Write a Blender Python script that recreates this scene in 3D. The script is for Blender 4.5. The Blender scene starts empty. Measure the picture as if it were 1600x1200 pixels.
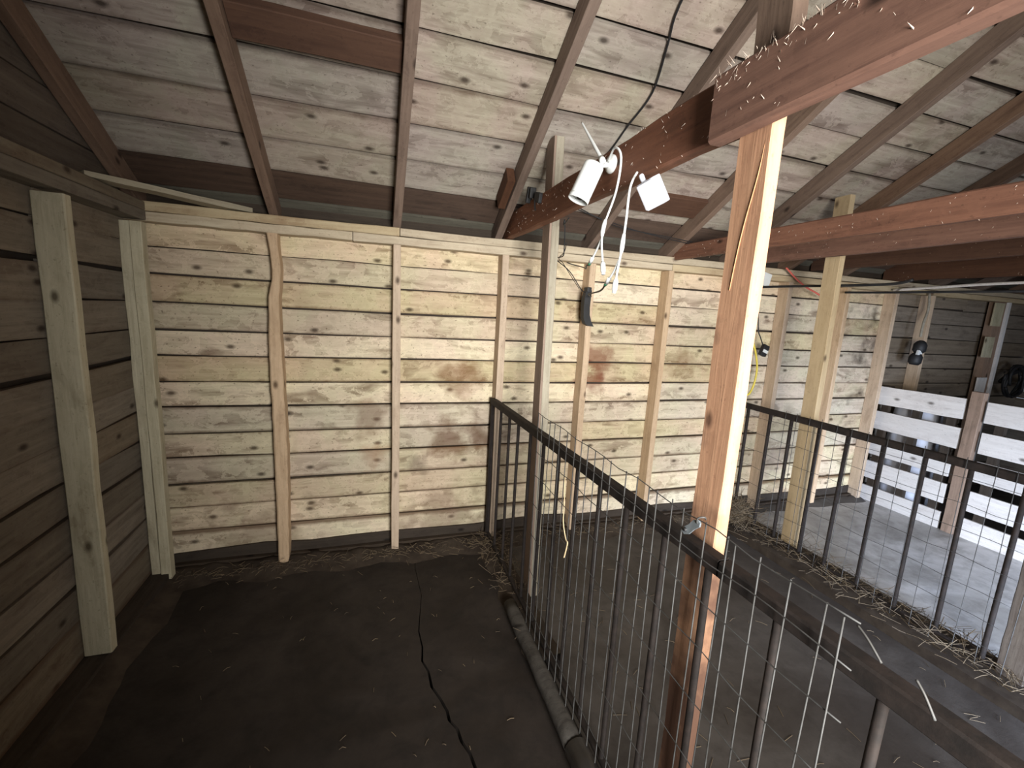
import bpy, bmesh, math, random
from mathutils import Vector, Matrix

random.seed(11)
scene = bpy.context.scene
C = scene.collection
V = Vector

# ------------------------------------------------------------------ camera
FPX, PITCH, ROLL, YAW = 680.0, math.radians(9.517), math.radians(3.114), math.radians(18.007)
CAM = V((0, 0, 1.5))
fw = V((math.sin(YAW) * math.cos(PITCH), math.cos(YAW) * math.cos(PITCH), -math.sin(PITCH)))
r0 = V((math.cos(YAW), -math.sin(YAW), 0))
u0 = r0.cross(fw)
rt = r0 * math.cos(ROLL) + u0 * math.sin(ROLL)
up = -r0 * math.sin(ROLL) + u0 * math.cos(ROLL)
cd = bpy.data.cameras.new('camera')
cd.sensor_width = 36
cd.lens = 36 * FPX / 1600
cd.clip_start = 0.02
cam = bpy.data.objects.new('camera', cd)
C.objects.link(cam)
cam.matrix_world = Matrix(((rt.x, up.x, -fw.x, CAM.x), (rt.y, up.y, -fw.y, CAM.y), (rt.z, up.z, -fw.z, CAM.z), (0, 0, 0, 1)))
scene.camera = cam

# ------------------------------------------------------------------ world and daylight
w = bpy.data.worlds.new('sky')
scene.world = w
w.use_nodes = True
bg = w.node_tree.nodes['Background']
bg.inputs['Color'].default_value = (0.75, 0.85, 1.0, 1)
bg.inputs['Strength'].default_value = 0.5

def daylight(name, loc, sx, sz, power, col, spread=180, turn=0, dip=0):
    d = bpy.data.lights.new(name, 'AREA')
    d.shape = 'RECTANGLE'
    d.size, d.size_y, d.energy, d.color = sx, sz, power, col
    o = bpy.data.objects.new(name, d)
    C.objects.link(o)
    o.location = loc
    d.spread = math.radians(spread)                    # beam narrowed so the light falls off to the sides
    o.rotation_euler = (math.radians(90 - dip), 0, math.radians(turn))       # faces +Y, into the barn
    return o

WIN = (-0.20, 0.95, 0.95, 1.78)    # x0 x1 z0 z1 of the hatch behind the camera
DOOR = (1.75, 2.65, 0.0, 1.15)    # lower half of a stable door
YF = -1.25                        # front wall
daylight('hatch_daylight', ((WIN[0] + WIN[1]) / 2, YF - 0.06, (WIN[2] + WIN[3]) / 2), 1.15, 0.83, 122, (0.985, 0.97, 0.93), 118, -5)
daylight('door_daylight', ((DOOR[0] + DOOR[1]) / 2, YF - 0.06, 0.575), 0.9, 1.15, 100, (0.66, 0.78, 1.0), 84, -28, 24)

vs = scene.view_settings
vs.view_transform = 'Standard'
vs.look = 'None'
vs.gamma = 1
vs.use_curve_mapping = False
vs.exposure = 0.0

# ------------------------------------------------------------------ materials
def mat(name):
    m = bpy.data.materials.new(name)
    m.use_nodes = True
    nt = m.node_tree
    b = nt.nodes['Principled BSDF']
    return m, nt, b

def N(nt, t, **kw):
    n = nt.nodes.new(t)
    for k, v in kw.items():
        if k.startswith('i_'):
            n.inputs[int(k[2:])].default_value = v
        else:
            setattr(n, k, v)
    return n

def ramp(nt, src, a, b, ca=(0, 0, 0, 1), cb=(1, 1, 1, 1)):
    r = N(nt, 'ShaderNodeValToRGB')
    r.color_ramp.elements[0].position, r.color_ramp.elements[1].position = a, b
    r.color_ramp.elements[0].color, r.color_ramp.elements[1].color = ca, cb
    nt.links.new(src, r.inputs[0])
    return r.outputs[0]

def mix(nt, fac, a, b, mode='MIX'):
    m = N(nt, 'ShaderNodeMix', data_type='RGBA', blend_type=mode)
    for s, i in ((fac, 0), (a, 6), (b, 7)):
        if hasattr(s, 'is_output'):
            nt.links.new(s, m.inputs[i])
        elif i == 0:
            m.inputs[0].default_value = s
        else:
            m.inputs[i].default_value = (*s, 1)
    return m.outputs[2]

def mth(nt, op, a, b=0.0):
    m = N(nt, 'ShaderNodeMath', operation=op)
    for s, i in ((a, 0), (b, 1)):
        if hasattr(s, 'is_output'):
            nt.links.new(s, m.inputs[i])
        else:
            m.inputs[i].default_value = s
    return m.outputs[0]

def scaled(nt, vec, s):
    m = N(nt, 'ShaderNodeVectorMath', operation='MULTIPLY')
    nt.links.new(vec, m.inputs[0])
    m.inputs[1].default_value = s
    return m.outputs[0]

def noise(nt, vec, scale, detail=4, rough=.55, dist=0.0):
    n = N(nt, 'ShaderNodeTexNoise')
    n.inputs['Scale'].default_value = scale
    n.inputs['Detail'].default_value = detail
    n.inputs['Roughness'].default_value = rough
    n.inputs['Distortion'].default_value = dist
    if vec is not None:
        nt.links.new(vec, n.inputs['Vector'])
    return n.outputs[0]

def wood(name, light, dark, stain=(.1, .06, .035), samt=.5, knots=.6, var=.35, rough=.82, bump=.35, blobs=(), sat=.0, lo=.52, hi=.74, grime=.3, edge=None, tint=False):
    m, nt, b = mat(name)
    tc = N(nt, 'ShaderNodeTexCoord')
    oi = N(nt, 'ShaderNodeObjectInfo')
    off = N(nt, 'ShaderNodeVectorMath', operation='MULTIPLY')
    off.inputs[0].default_value = (37, 91, 53)
    cmb = N(nt, 'ShaderNodeCombineXYZ')
    for i in range(3):
        nt.links.new(oi.outputs['Random'], cmb.inputs[i])
    nt.links.new(cmb.outputs[0], off.inputs[1])
    add = N(nt, 'ShaderNodeVectorMath', operation='ADD')
    nt.links.new(tc.outputs['Object'], add.inputs[0])
    nt.links.new(off.outputs[0], add.inputs[1])
    vec = add.outputs[0]
    grain = noise(nt, scaled(nt, vec, (1.3, 22, 22)), 2.0, 7, .62, .5)
    blotch = noise(nt, scaled(nt, vec, (1.2, 4.0, 4.0)), 2.6, 5, .6, .7)
    fine = noise(nt, scaled(nt, vec, (5, 60, 60)), 2.0, 4, .6)
    col = mix(nt, ramp(nt, grain, .30, .70), dark, light)
    col = mix(nt, mth(nt, 'MULTIPLY', ramp(nt, blotch, lo, hi), samt), col, stain)
    col = mix(nt, mth(nt, 'MULTIPLY', ramp(nt, fine, .55, .75), .35), col, stain)
    iso = noise(nt, scaled(nt, vec, (1, 1.4, 1.4)), 9.0, 8, .68, .4)
    col = mix(nt, mth(nt, 'MULTIPLY', ramp(nt, iso, .47, .80), grime * 1.5), col, stain)
    col = mix(nt, mth(nt, 'MULTIPLY', ramp(nt, iso, .50, .22), grime * .8), col, tuple(min(1, c * 1.12) for c in light))
    speck = noise(nt, scaled(nt, vec, (1, 1.3, 1.3)), 70.0, 2, .5)
    col = mix(nt, mth(nt, 'MULTIPLY', ramp(nt, speck, .66, .74), grime), col, tuple(c * .6 for c in stain))
    vo = N(nt, 'ShaderNodeTexVoronoi', voronoi_dimensions='2D')
    vo.inputs['Scale'].default_value = 1.0
    kx = N(nt, 'ShaderNodeSeparateXYZ')
    nt.links.new(vec, kx.inputs[0])
    kc = N(nt, 'ShaderNodeCombineXYZ')
    nt.links.new(mth(nt, 'MULTIPLY', kx.outputs[0], 4.4), kc.inputs[0])
    nt.links.new(mth(nt, 'MULTIPLY', mth(nt, 'ADD', kx.outputs[1], kx.outputs[2]), 8.0), kc.inputs[1])
    nt.links.new(kc.outputs[0], vo.inputs['Vector'])
    kd = ramp(nt, vo.outputs['Distance'], .04, .13, (1, 1, 1, 1), (0, 0, 0, 1))
    sp = N(nt, 'ShaderNodeSeparateColor')
    nt.links.new(vo.outputs['Color'], sp.inputs[0])
    gate = mth(nt, 'GREATER_THAN', sp.outputs[0], 1 - .38 * knots)
    kn = mth(nt, 'MULTIPLY', mth(nt, 'MULTIPLY', kd, gate), .85)
    col = mix(nt, kn, col, tuple(c * .35 for c in stain))
    if edge:  # shading along the board edges, painted into the colour with noise
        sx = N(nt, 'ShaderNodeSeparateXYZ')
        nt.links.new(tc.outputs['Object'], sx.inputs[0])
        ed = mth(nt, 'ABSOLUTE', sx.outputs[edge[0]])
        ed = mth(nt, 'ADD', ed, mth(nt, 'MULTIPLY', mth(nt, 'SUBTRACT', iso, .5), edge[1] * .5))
        edge_shade = N(nt, 'ShaderNodeMapRange')
        edge_shade.inputs['From Min'].default_value = edge[1] * .80
        edge_shade.inputs['From Max'].default_value = edge[1] * 1.06
        nt.links.new(ed, edge_shade.inputs['Value'])
        col = mix(nt, mth(nt, 'MULTIPLY', edge_shade.outputs[0], edge[2]), col, stain)
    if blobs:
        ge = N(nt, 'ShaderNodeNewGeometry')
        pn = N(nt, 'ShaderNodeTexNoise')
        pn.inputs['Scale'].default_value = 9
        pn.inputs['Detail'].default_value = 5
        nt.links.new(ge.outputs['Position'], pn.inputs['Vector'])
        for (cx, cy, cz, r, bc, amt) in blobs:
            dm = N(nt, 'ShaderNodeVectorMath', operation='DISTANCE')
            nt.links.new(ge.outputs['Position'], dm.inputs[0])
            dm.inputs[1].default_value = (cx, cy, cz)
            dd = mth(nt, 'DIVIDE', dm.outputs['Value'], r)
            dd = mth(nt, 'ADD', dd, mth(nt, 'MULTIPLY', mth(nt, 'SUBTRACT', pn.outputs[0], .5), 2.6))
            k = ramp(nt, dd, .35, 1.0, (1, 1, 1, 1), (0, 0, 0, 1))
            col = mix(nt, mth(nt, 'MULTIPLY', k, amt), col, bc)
    if tint:
        gp_ = N(nt, 'ShaderNodeNewGeometry')
        tn = noise(nt, gp_.outputs['Position'], 3.2, 4, .6, .6)
        tm = mix(nt, ramp(nt, tn, .38, .62), (.985, 1.0, .89), (1.0, .925, .89))
        col = mix(nt, 1.0, col, tm, 'MULTIPLY')
    hs = N(nt, 'ShaderNodeHueSaturation')
    nt.links.new(col, hs.inputs['Color'])
    rv = mth(nt, 'ADD', mth(nt, 'MULTIPLY', oi.outputs['Random'], var), 1 - var / 2)
    nt.links.new(rv, hs.inputs['Value'])
    rs = mth(nt, 'FRACT', mth(nt, 'MULTIPLY', oi.outputs['Random'], 17.3))
    nt.links.new(mth(nt, 'ADD', mth(nt, 'MULTIPLY', rs, .35), .82 + sat), hs.inputs['Saturation'])
    nt.links.new(hs.outputs[0], b.inputs['Base Color'])
    b.inputs['Roughness'].default_value = rough
    b.inputs['Specular IOR Level'].default_value = .25
    bp = N(nt, 'ShaderNodeBump')
    bp.inputs['Strength'].default_value = bump
    bp.inputs['Distance'].default_value = .004
    nt.links.new(grain, bp.inputs['Height'])
    nt.links.new(bp.outputs[0], b.inputs['Normal'])
    return m

def plain(name, col, rough=.5, metal=0.0, var=0.0, col2=None, scale=20, bump=0.0, spec=.5):
    m, nt, b = mat(name)
    b.inputs['Roughness'].default_value = rough
    b.inputs['Metallic'].default_value = metal
    b.inputs['Specular IOR Level'].default_value = spec
    tc = N(nt, 'ShaderNodeTexCoord')
    n = noise(nt, tc.outputs['Object'], scale, 5, .6)
    c = mix(nt, ramp(nt, n, .38, .66), col, col2 or tuple(x * .8 for x in col))
    nt.links.new(c, b.inputs['Base Color'])
    if bump:
        bp = N(nt, 'ShaderNodeBump')
        bp.inputs['Strength'].default_value = bump
        bp.inputs['Distance'].default_value = .004
        nt.links.new(n, bp.inputs['Height'])
        nt.links.new(bp.outputs[0], b.inputs['Normal'])
    return m

def concrete(name, a, c, d, rough=.75):
    m, nt, b = mat(name)
    ge = N(nt, 'ShaderNodeNewGeometry')
    p = ge.outputs['Position']
    n1 = noise(nt, p, 1.7, 6, .6, .8)
    n2 = noise(nt, p, 9, 6, .65, .3)
    n3 = noise(nt, p, 60, 3, .6)
    col = mix(nt, ramp(nt, n1, .40, .60), a, c)
    col = mix(nt, mth(nt, 'MULTIPLY', ramp(nt, n2, .45, .72), .6), col, d)
    nt.links.new(col, b.inputs['Base Color'])
    nt.links.new(mth(nt, 'ADD', mth(nt, 'MULTIPLY', n2, .35), rough - .2), b.inputs['Roughness'])
    b.inputs['Specular IOR Level'].default_value = .35
    bp = N(nt, 'ShaderNodeBump')
    bp.inputs['Strength'].default_value = .35
    bp.inputs['Distance'].default_value = .006
    nt.links.new(mth(nt, 'ADD', n2, mth(nt, 'MULTIPLY', n3, .3)), bp.inputs['Height'])
    nt.links.new(bp.outputs[0], b.inputs['Normal'])
    return m

BR = (.17, .085, .04)
RD = (.20, .085, .06)
M = {}
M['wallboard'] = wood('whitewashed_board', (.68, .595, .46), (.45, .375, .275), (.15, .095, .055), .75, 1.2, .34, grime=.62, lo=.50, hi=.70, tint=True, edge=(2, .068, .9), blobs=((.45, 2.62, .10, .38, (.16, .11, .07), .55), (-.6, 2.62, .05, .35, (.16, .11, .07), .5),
    (.52, 2.62, 1.08, .14, BR, .6), (.50, 2.62, .69, .17, BR, .75), (.62, 2.62, .72, .12, BR, .6), (-.02, 2.62, .84, .13, BR, .55), (.02, 2.62, .60, .09, (.36, .19, .10), .6),
    (1.44, 2.62, 1.20, .14, RD, .75), (1.42, 2.62, 1.06, .12, RD, .7), (2.15, 2.62, 1.2, .12, BR, .45), (.25, 2.62, .50, .1, (.1, .07, .05), .55),
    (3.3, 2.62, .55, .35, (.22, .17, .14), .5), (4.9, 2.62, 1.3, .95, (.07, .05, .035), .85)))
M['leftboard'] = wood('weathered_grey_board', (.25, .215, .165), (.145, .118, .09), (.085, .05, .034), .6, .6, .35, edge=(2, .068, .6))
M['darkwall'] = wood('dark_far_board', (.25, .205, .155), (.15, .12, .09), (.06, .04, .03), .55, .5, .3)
M['gable'] = wood('dark_gable_board', (.16, .13, .10), (.08, .06, .05), (.05, .03, .02), .6, .4, .4)
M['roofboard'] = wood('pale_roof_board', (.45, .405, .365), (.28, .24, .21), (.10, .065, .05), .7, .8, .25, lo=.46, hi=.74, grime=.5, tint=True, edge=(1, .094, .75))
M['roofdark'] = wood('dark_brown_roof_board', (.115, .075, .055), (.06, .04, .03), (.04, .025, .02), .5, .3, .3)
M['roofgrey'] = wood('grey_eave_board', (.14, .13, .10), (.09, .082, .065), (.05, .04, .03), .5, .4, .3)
M['roofbrown'] = wood('brown_roof_plank', (.105, .05, .028), (.065, .03, .018), (.04, .018, .012), .5, .3, .1)
M['rafter'] = wood('grey_brown_rafter', (.215, .145, .105), (.13, .085, .062), (.07, .04, .03), .5, .4, .25)
M['stud'] = wood('tan_stud', (.62, .47, .33), (.44, .325, .22), (.20, .115, .065), .45, .5, .2)
M['studgreen'] = wood('pale_greenish_stud', (.62, .57, .42), (.44, .395, .275), (.18, .13, .07), .5, .4, .15)
M['plate'] = wood('pale_plate_timber', (.56, .47, .32), (.40, .31, .20), (.22, .12, .07), .5, .4, .15)
M['beam'] = wood('red_brown_beam', (.225, .105, .065), (.13, .058, .038), (.06, .03, .02), .6, .4, .12, rough=.7)
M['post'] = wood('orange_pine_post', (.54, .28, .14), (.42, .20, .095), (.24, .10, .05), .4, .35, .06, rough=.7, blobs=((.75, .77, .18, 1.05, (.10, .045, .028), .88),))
M['paleost'] = wood('pale_pine_post', (.58, .45, .27), (.46, .34, .19), (.26, .16, .08), .4, .4, .08)
M['greypost'] = wood('grey_weathered_post', (.40, .36, .28), (.26, .23, .17), (.14, .10, .07), .4, .3, .08)
M['slat'] = wood('pale_grey_slat', (.80, .76, .72), (.66, .62, .58), (.30, .24, .20), .35, .4, .12)
M['gatepost'] = wood('brown_gate_post', (.34, .24, .18), (.22, .155, .115), (.10, .07, .05), .5, .3, .1)
M['log'] = wood('dark_grey_log', (.075, .068, .06), (.03, .026, .023), (.016, .013, .01), .5, .2, .1, rough=.6)
M['sill'] = wood('grimy_sill', (.06, .045, .033), (.03, .022, .016), (.02, .013, .01), .5, .2, .2)
M['rust'] = plain('dark_rusted_steel', (.016, .013, .012), .75, .0, col2=(.03, .022, .019), scale=30, bump=.2, spec=.25)
M['galv'] = plain('galvanised_wire', (.085, .085, .085), .6, .2, col2=(.035, .032, .028), scale=15)
M['latch'] = plain('galvanised_latch', (.55, .62, .68), .35, .7, col2=(.40, .46, .5), scale=25)
M['white'] = plain('white_plastic', (.74, .76, .75), .35, col2=(.70, .72, .71), scale=6)
M['whitebox'] = plain('bluish_white_plastic', (.62, .63, .69), .4, col2=(.58, .59, .65), scale=6)
M['black'] = plain('black_plastic', (.010, .010, .011), .6, col2=(.02, .02, .022), scale=12)
M['lens'] = plain('dark_glass', (.01, .01, .012), .08)
M['green'] = plain('green_plastic', (.05, .22, .12), .4)
M['yellow'] = plain('yellow_cable', (.75, .60, .08), .45)
M['red'] = plain('red_twine', (.80, .16, .12), .6)
M['straw'] = plain('dry_straw', (.17, .125, .075), .8, col2=(.07, .05, .032), scale=9)
M['twine'] = plain('straw_twine', (.72, .58, .36), .8, col2=(.6, .45, .25), scale=20)
M['fleck'] = plain('pale_cobweb_fleck', (.72, .60, .50), .7, col2=(.5, .38, .3), scale=40)
M['paper'] = plain('white_bag', (.72, .74, .82), .6, col2=(.6, .62, .7), scale=5)
M['dirt'] = plain('dark_dirt', (.035, .026, .02), .9, col2=(.065, .05, .037), scale=9, bump=.6, spec=.2)
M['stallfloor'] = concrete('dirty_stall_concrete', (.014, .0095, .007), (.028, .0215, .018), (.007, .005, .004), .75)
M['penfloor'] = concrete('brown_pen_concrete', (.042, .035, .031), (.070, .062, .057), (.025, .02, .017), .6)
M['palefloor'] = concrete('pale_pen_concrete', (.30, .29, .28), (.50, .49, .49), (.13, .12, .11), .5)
M['outer'] = plain('dark_roofing_felt', (.05, .036, .026), .9)
M['void'] = plain('dark_earth', (.01, .008, .006), .9)

# ------------------------------------------------------------------ mesh helpers
def finish(name, bm, material, parent=None, smooth=False, mw=None):
    me = bpy.data.meshes.new(name)
    bmesh.ops.recalc_face_normals(bm, faces=bm.faces)
    bm.to_mesh(me)
    bm.free()
    me.materials.append(M[material] if isinstance(material, str) else material)
    if smooth:
        for p in me.polygons:
            p.use_smooth = True
    return link(name, me, parent, mw)

def link(name, me, parent=None, mw=None):
    o = bpy.data.objects.new(name, me)
    C.objects.link(o)
    mw = mw or Matrix.Identity(4)
    if parent:
        o.parent = parent
        o.matrix_parent_inverse = parent.matrix_basis.inverted()
    o.matrix_basis = mw
    return o

def tag(o, label=None, cat=None, group=None, kind=None):
    for k, v in (('label', label), ('category', cat), ('group', group), ('kind', kind)):
        if v:
            o[k] = v
    return o

def empty(name, loc, label=None, cat=None, group=None, kind=None):
    o = bpy.data.objects.new(name, None)
    C.objects.link(o)
    o.empty_display_size = .05
    o.matrix_basis = Matrix.Translation(V(loc))
    return tag(o, label, cat, group, kind)

def frame(p0, p1, upv):
    x = (V(p1) - V(p0)).normalized()
    z = V(upv)
    z = (z - x * z.dot(x)).normalized()
    y = z.cross(x)
    c = (V(p0) + V(p1)) / 2
    return Matrix(((x.x, y.x, z.x, c.x), (x.y, y.y, z.y, c.y), (x.z, y.z, z.z, c.z), (0, 0, 0, 1)))

def lumber(name, p0, p1, wy, hz, material, parent=None, upv=(0, 0, 1), segs=4, jit=.002, cham=0.0, bend=None, taper=None):
    """sawn timber: local X = length, wy = size in local Y, hz = size in local Z"""
    L = (V(p1) - V(p0)).length
    bm = bmesh.new()
    a, b, c = wy / 2, hz / 2, cham
    prof = [(-a, -b), (a, -b), (a, b), (-a, b)] if not c else [(-a + c, -b), (a - c, -b), (a, -b + c), (a, b - c), (a - c, b), (-a + c, b), (-a, b - c), (-a, -b + c)]
    rings = []
    for i in range(segs + 1):
        t = i / segs
        oy, oz, sy, sz = bend(t) if bend else (0, 0, 1, 1)
        j = [random.uniform(-jit, jit) for _ in range(4)]
        ring = []
        for (y, z) in prof:
            yy = y * sy + oy + (j[0] if y > 0 else j[1]) * .4
            zz = z * sz + oz + (j[2] if z > 0 else j[3])
            ring.append(bm.verts.new(((t - .5) * L, yy, zz)))
        rings.append(ring)
    n = len(prof)
    for i in range(segs):
        for k in range(n):
            bm.faces.new((rings[i][k], rings[i][(k + 1) % n], rings[i + 1][(k + 1) % n], rings[i + 1][k]))
    bm.faces.new(rings[0])
    bm.faces.new(rings[-1])
    return finish(name, bm, material, parent, mw=frame(p0, p1, upv))

def ring_tube(bm, pts, rads, n=8, cap=True):
    pts = [V(p) for p in pts]
    rings = []
    prev = None
    for i, p in enumerate(pts):
        d = (pts[min(i + 1, len(pts) - 1)] - pts[max(i - 1, 0)]).normalized()
        if prev is None:
            ref = V((0, 0, 1)) if abs(d.z) < .9 else V((1, 0, 0))
            a = ref.cross(d).normalized()
        else:
            a = (prev - d * prev.dot(d)).normalized()
        prev = a
        b = d.cross(a)
        r = rads[i] if isinstance(rads, (list, tuple)) else rads
        rings.append([bm.verts.new(p + (a * math.cos(2 * math.pi * k / n) + b * math.sin(2 * math.pi * k / n)) * r) for k in range(n)])
    for i in range(len(rings) - 1):
        for k in range(n):
            bm.faces.new((rings[i][k], rings[i][(k + 1) % n], rings[i + 1][(k + 1) % n], rings[i + 1][k]))
    if cap:
        bm.faces.new(rings[0])
        bm.faces.new(rings[-1])

def smoothpts(pts, m=5):
    P = [V(p) for p in pts]
    out = []
    for i in range(len(P) - 1):
        a, b, c, d = P[max(i - 1, 0)], P[i], P[i + 1], P[min(i + 2, len(P) - 1)]
        for k in range(m):
            t = k / m
            out.append(.5 * ((2 * b) + (c - a) * t + (2 * a - 5 * b + 4 * c - d) * t * t + (3 * b - a - 3 * c + d) * t ** 3))
    out.append(P[-1])
    return out

def tube(name, pts, r, material, parent=None, n=8, m=5):
    """a cable or rod through world points, its object placed at the first point"""
    sp = smoothpts(pts, m) if m > 1 else [V(p) for p in pts]
    o = V(pts[0])
    bm = bmesh.new()
    rr = r
    if isinstance(r, (list, tuple)):
        rr = []
        for i in range(len(sp)):
            f = i / (len(sp) - 1) * (len(r) - 1)
            k = min(int(f), len(r) - 2)
            rr.append(r[k] + (r[k + 1] - r[k]) * (f - k))
    ring_tube(bm, [p - o for p in sp], rr, n)
    return finish(name, bm, material, parent, True, Matrix.Translation(o))

def rod_mesh(name, length, r, n, material):
    bm = bmesh.new()
    ring_tube(bm, [(0, 0, 0), (0, 0, length * .5), (0, 0, length)], r, n)
    me = bpy.data.meshes.new(name)
    bm.to_mesh(me)
    bm.free()
    me.materials.append(M[material])
    for p in me.polygons:
        p.use_smooth = True
    return me

def at(p):
    return Matrix.Translation(V(p))

def axis_mat(loc, zdir, xref=(1, 0, 0)):
    z = V(zdir).normalized()
    x = V(xref)
    if abs(x.normalized().dot(z)) > .98:
        x = V((0, 0, 1))
    x = (x - z * x.dot(z)).normalized()
    y = z.cross(x)
    return Matrix(((x.x, y.x, z.x, loc[0]), (x.y, y.y, z.y, loc[1]), (x.z, y.z, z.z, loc[2]), (0, 0, 0, 1)))

def lathe(name, prof, material, parent, mw, n=24):
    bm = bmesh.new()
    rings = []
    for (r, z) in prof:
        if r < 1e-5:
            rings.append([bm.verts.new((0, 0, z))])
        else:
            rings.append([bm.verts.new((r * math.cos(2 * math.pi * k / n), r * math.sin(2 * math.pi * k / n), z)) for k in range(n)])
    for a, b in zip(rings, rings[1:]):
        for k in range(n):
            va, vb, vc, vd = a[k % len(a)], a[(k + 1) % len(a)], b[(k + 1) % len(b)], b[k % len(b)]
            f = []
            for v in (va, vb, vc, vd):
                if v not in f:
                    f.append(v)
            if len(f) > 2:
                bm.faces.new(f)
    o = finish(name, bm, material, parent, True, mw)
    return o

def rbox(name, sx, sy, sz, material, parent=None, mw=None, bev=.003, seg=2):
    bm = bmesh.new()
    bmesh.ops.create_cube(bm, size=1)
    for v in bm.verts:
        v.co = V((v.co.x * sx, v.co.y * sy, v.co.z * sz))
    bmesh.ops.bevel(bm, geom=bm.edges[:], offset=bev, segments=seg, affect='EDGES', profile=.6)
    return finish(name, bm, material, parent, False, mw)

# ------------------------------------------------------------------ dimensions
X0, X1 = -1.09, 6.3               # inner faces of left and right end walls
YB = 2.62                         # inner face of the back wall boards
TH = .022
SL = math.radians(29.76)
RU = V((0, math.cos(SL), -math.sin(SL)))     # down the back slope
RN = V((0, math.sin(SL), math.cos(SL)))      # up out of the back slope
RO = V((0, 2.53, 1.93))                      # rafter underside above the plate
YR = .66                                     # ridge
TR = -(2.53 - YR) / math.cos(SL)
ROWS = [.047, .222, .361, .494, .641, .773, .918, 1.049, 1.186, 1.316, 1.452, 1.588, 1.719, 1.832]

# ------------------------------------------------------------------ floor
floor = empty('floor', (0, 0, 0), 'dirty concrete barn floor in pens, dark in the near stall', kind='structure')

def slab(name, poly, z, material, depth=.12):
    bm = bmesh.new()
    top = [bm.verts.new((x, y, z)) for x, y in poly]
    bot = [bm.verts.new((x, y, z - depth)) for x, y in poly]
    bm.faces.new(top)
    bm.faces.new(bot[::-1])
    n = len(poly)
    for i in range(n):
        bm.faces.new((top[i], top[(i + 1) % n], bot[(i + 1) % n], bot[i]))
    return finish(name, bm, material, floor)

crack = [(.26, 2.62), (.235, 2.35), (.245, 2.1), (.222, 1.95), (.206, 1.84), (.212, 1.74), (.203, 1.66), (.222, 1.60), (.226, 1.52), (.25, 1.46), (.268, 1.40), (.27, 1.36),
         (.292, 1.32), (.298, 1.27), (.318, 1.22), (.325, 1.17), (.36, 1.10), (.37, .98), (.42, .8), (.45, .5), (.5, 0), (.53, YF)]
wd = lambda y: .0012 + .0042 * max(0, min(1, (2.0 - y) / .5))
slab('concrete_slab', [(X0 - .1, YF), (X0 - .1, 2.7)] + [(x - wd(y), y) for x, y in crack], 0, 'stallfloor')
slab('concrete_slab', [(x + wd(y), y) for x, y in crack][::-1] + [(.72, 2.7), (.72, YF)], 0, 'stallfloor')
slab('concrete_slab', [(.722, YF), (2.46, YF), (2.46, 2.7), (.722, 2.7)], 0, 'penfloor')
slab('concrete_slab', [(2.74, YF), (4.2, YF), (4.2, 2.7), (2.74, 2.7)], .012, 'palefloor')
slab('concrete_slab', [(4.202, YF), (X1 + .1, YF), (X1 + .1, 2.7), (4.202, 2.7)], 0, 'penfloor')
slab('curb', [(2.462, YF), (2.738, YF), (2.738, 2.6), (2.462, 2.6)], .05, 'dirt', .17)
slab('subsoil', [(X0 - .1, YF), (X1 + .1, YF), (X1 + .1, 2.7), (X0 - .1, 2.7)], -.11, 'void', .05)

def dirt_bank(name, a, b, wdir, width, height, parent, seg=26, material='dirt'):
    """low uneven bank of dirt against a wall foot"""
    a, b, wdir = V(a), V(b), V(wdir)
    bm = bmesh.new()
    rows = []
    for i in range(seg + 1):
        p = a.lerp(b, i / seg)
        hh = height * random.uniform(.75, 1.1)
        ww = width * (1 + .14 * math.sin(i * .9) + random.uniform(-.06, .06))
        rows.append([bm.verts.new(p + wdir * (ww * f) + V((0, 0, hh * g))) for f, g in ((0, 0), (0, 1), (.3, .85 * random.uniform(.8, 1.2)), (.6, .5 * random.uniform(.5, 1.5)), (.85, .15), (1, 0))])
    for i in range(seg):
        for k in range(5):
            bm.faces.new((rows[i][k], rows[i][k + 1], rows[i + 1][k + 1], rows[i + 1][k]))
    return finish(name, bm, material, parent, True)

dirt_bank('dirt_bank', (X0 + .02, 2.60, 0), (2.46, 2.60, 0), (0, -1, 0), .17, .045, floor, 60)
dirt_bank('dirt_bank', (2.74, 2.60, .01), (4.15, 2.60, .01), (0, -1, 0), .12, .03, floor, 24, 'penfloor')
dirt_bank('dirt_bank', (X0 + .02, -.9, 0), (X0 + .02, 2.5, 0), (1, 0, 0), .15, .05, floor, 40)
dirt_bank('dirt_bank', (.78, 1.5, 0), (.78, 2.55, 0), (-1, 0, 0), .13, .05, floor, 20)

# ------------------------------------------------------------------ back wall
wb = empty('wall_back', (0, YB, 0), 'long back wall of pale horizontal boards on tan studs', kind='structure')
STUDS = [-.48, .13, .745, 1.315, 1.895, 2.43, 2.955, 3.56, 4.11, 4.57]
joints = [X0] + STUDS + [5.2, X1]
for r in range(len(ROWS) - 1):
    z0, z1 = ROWS[r], ROWS[r + 1]
    i = 0
    while i < len(joints) - 1:
        n = random.choice((2, 3, 3, 4, 5))
        j = min(i + n, len(joints) - 1)
        if i < 9 < j:
            j = 9
        dz = random.uniform(-.004, .004)
        lumber('wall_board', (joints[i] + .002, YB + TH / 2 + random.uniform(0, .004), (z0 + z1) / 2 + dz), (joints[j] - .002, YB + TH / 2 + random.uniform(0, .004), (z0 + z1) / 2 + random.uniform(-.004, .004)),
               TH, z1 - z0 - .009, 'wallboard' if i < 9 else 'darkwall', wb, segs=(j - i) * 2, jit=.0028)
        i = j
slb = lumber('wall_backing', (X0 - .1, YB + .045, .95), (X1 + .1, YB + .045, .95), .02, 2.2, 'outer', wb, segs=1, jit=0)
lumber('sill_board', (X0 + .01, YB - .022, .025), (X1, YB - .022, .025), .04, .05, 'sill', wb, segs=20, jit=.004)
lumber('sill_board', (X0 + .01, YB - .004, .05), (X1, YB - .004, .06), .012, .11, 'sill', wb, segs=30, jit=.012)
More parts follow.
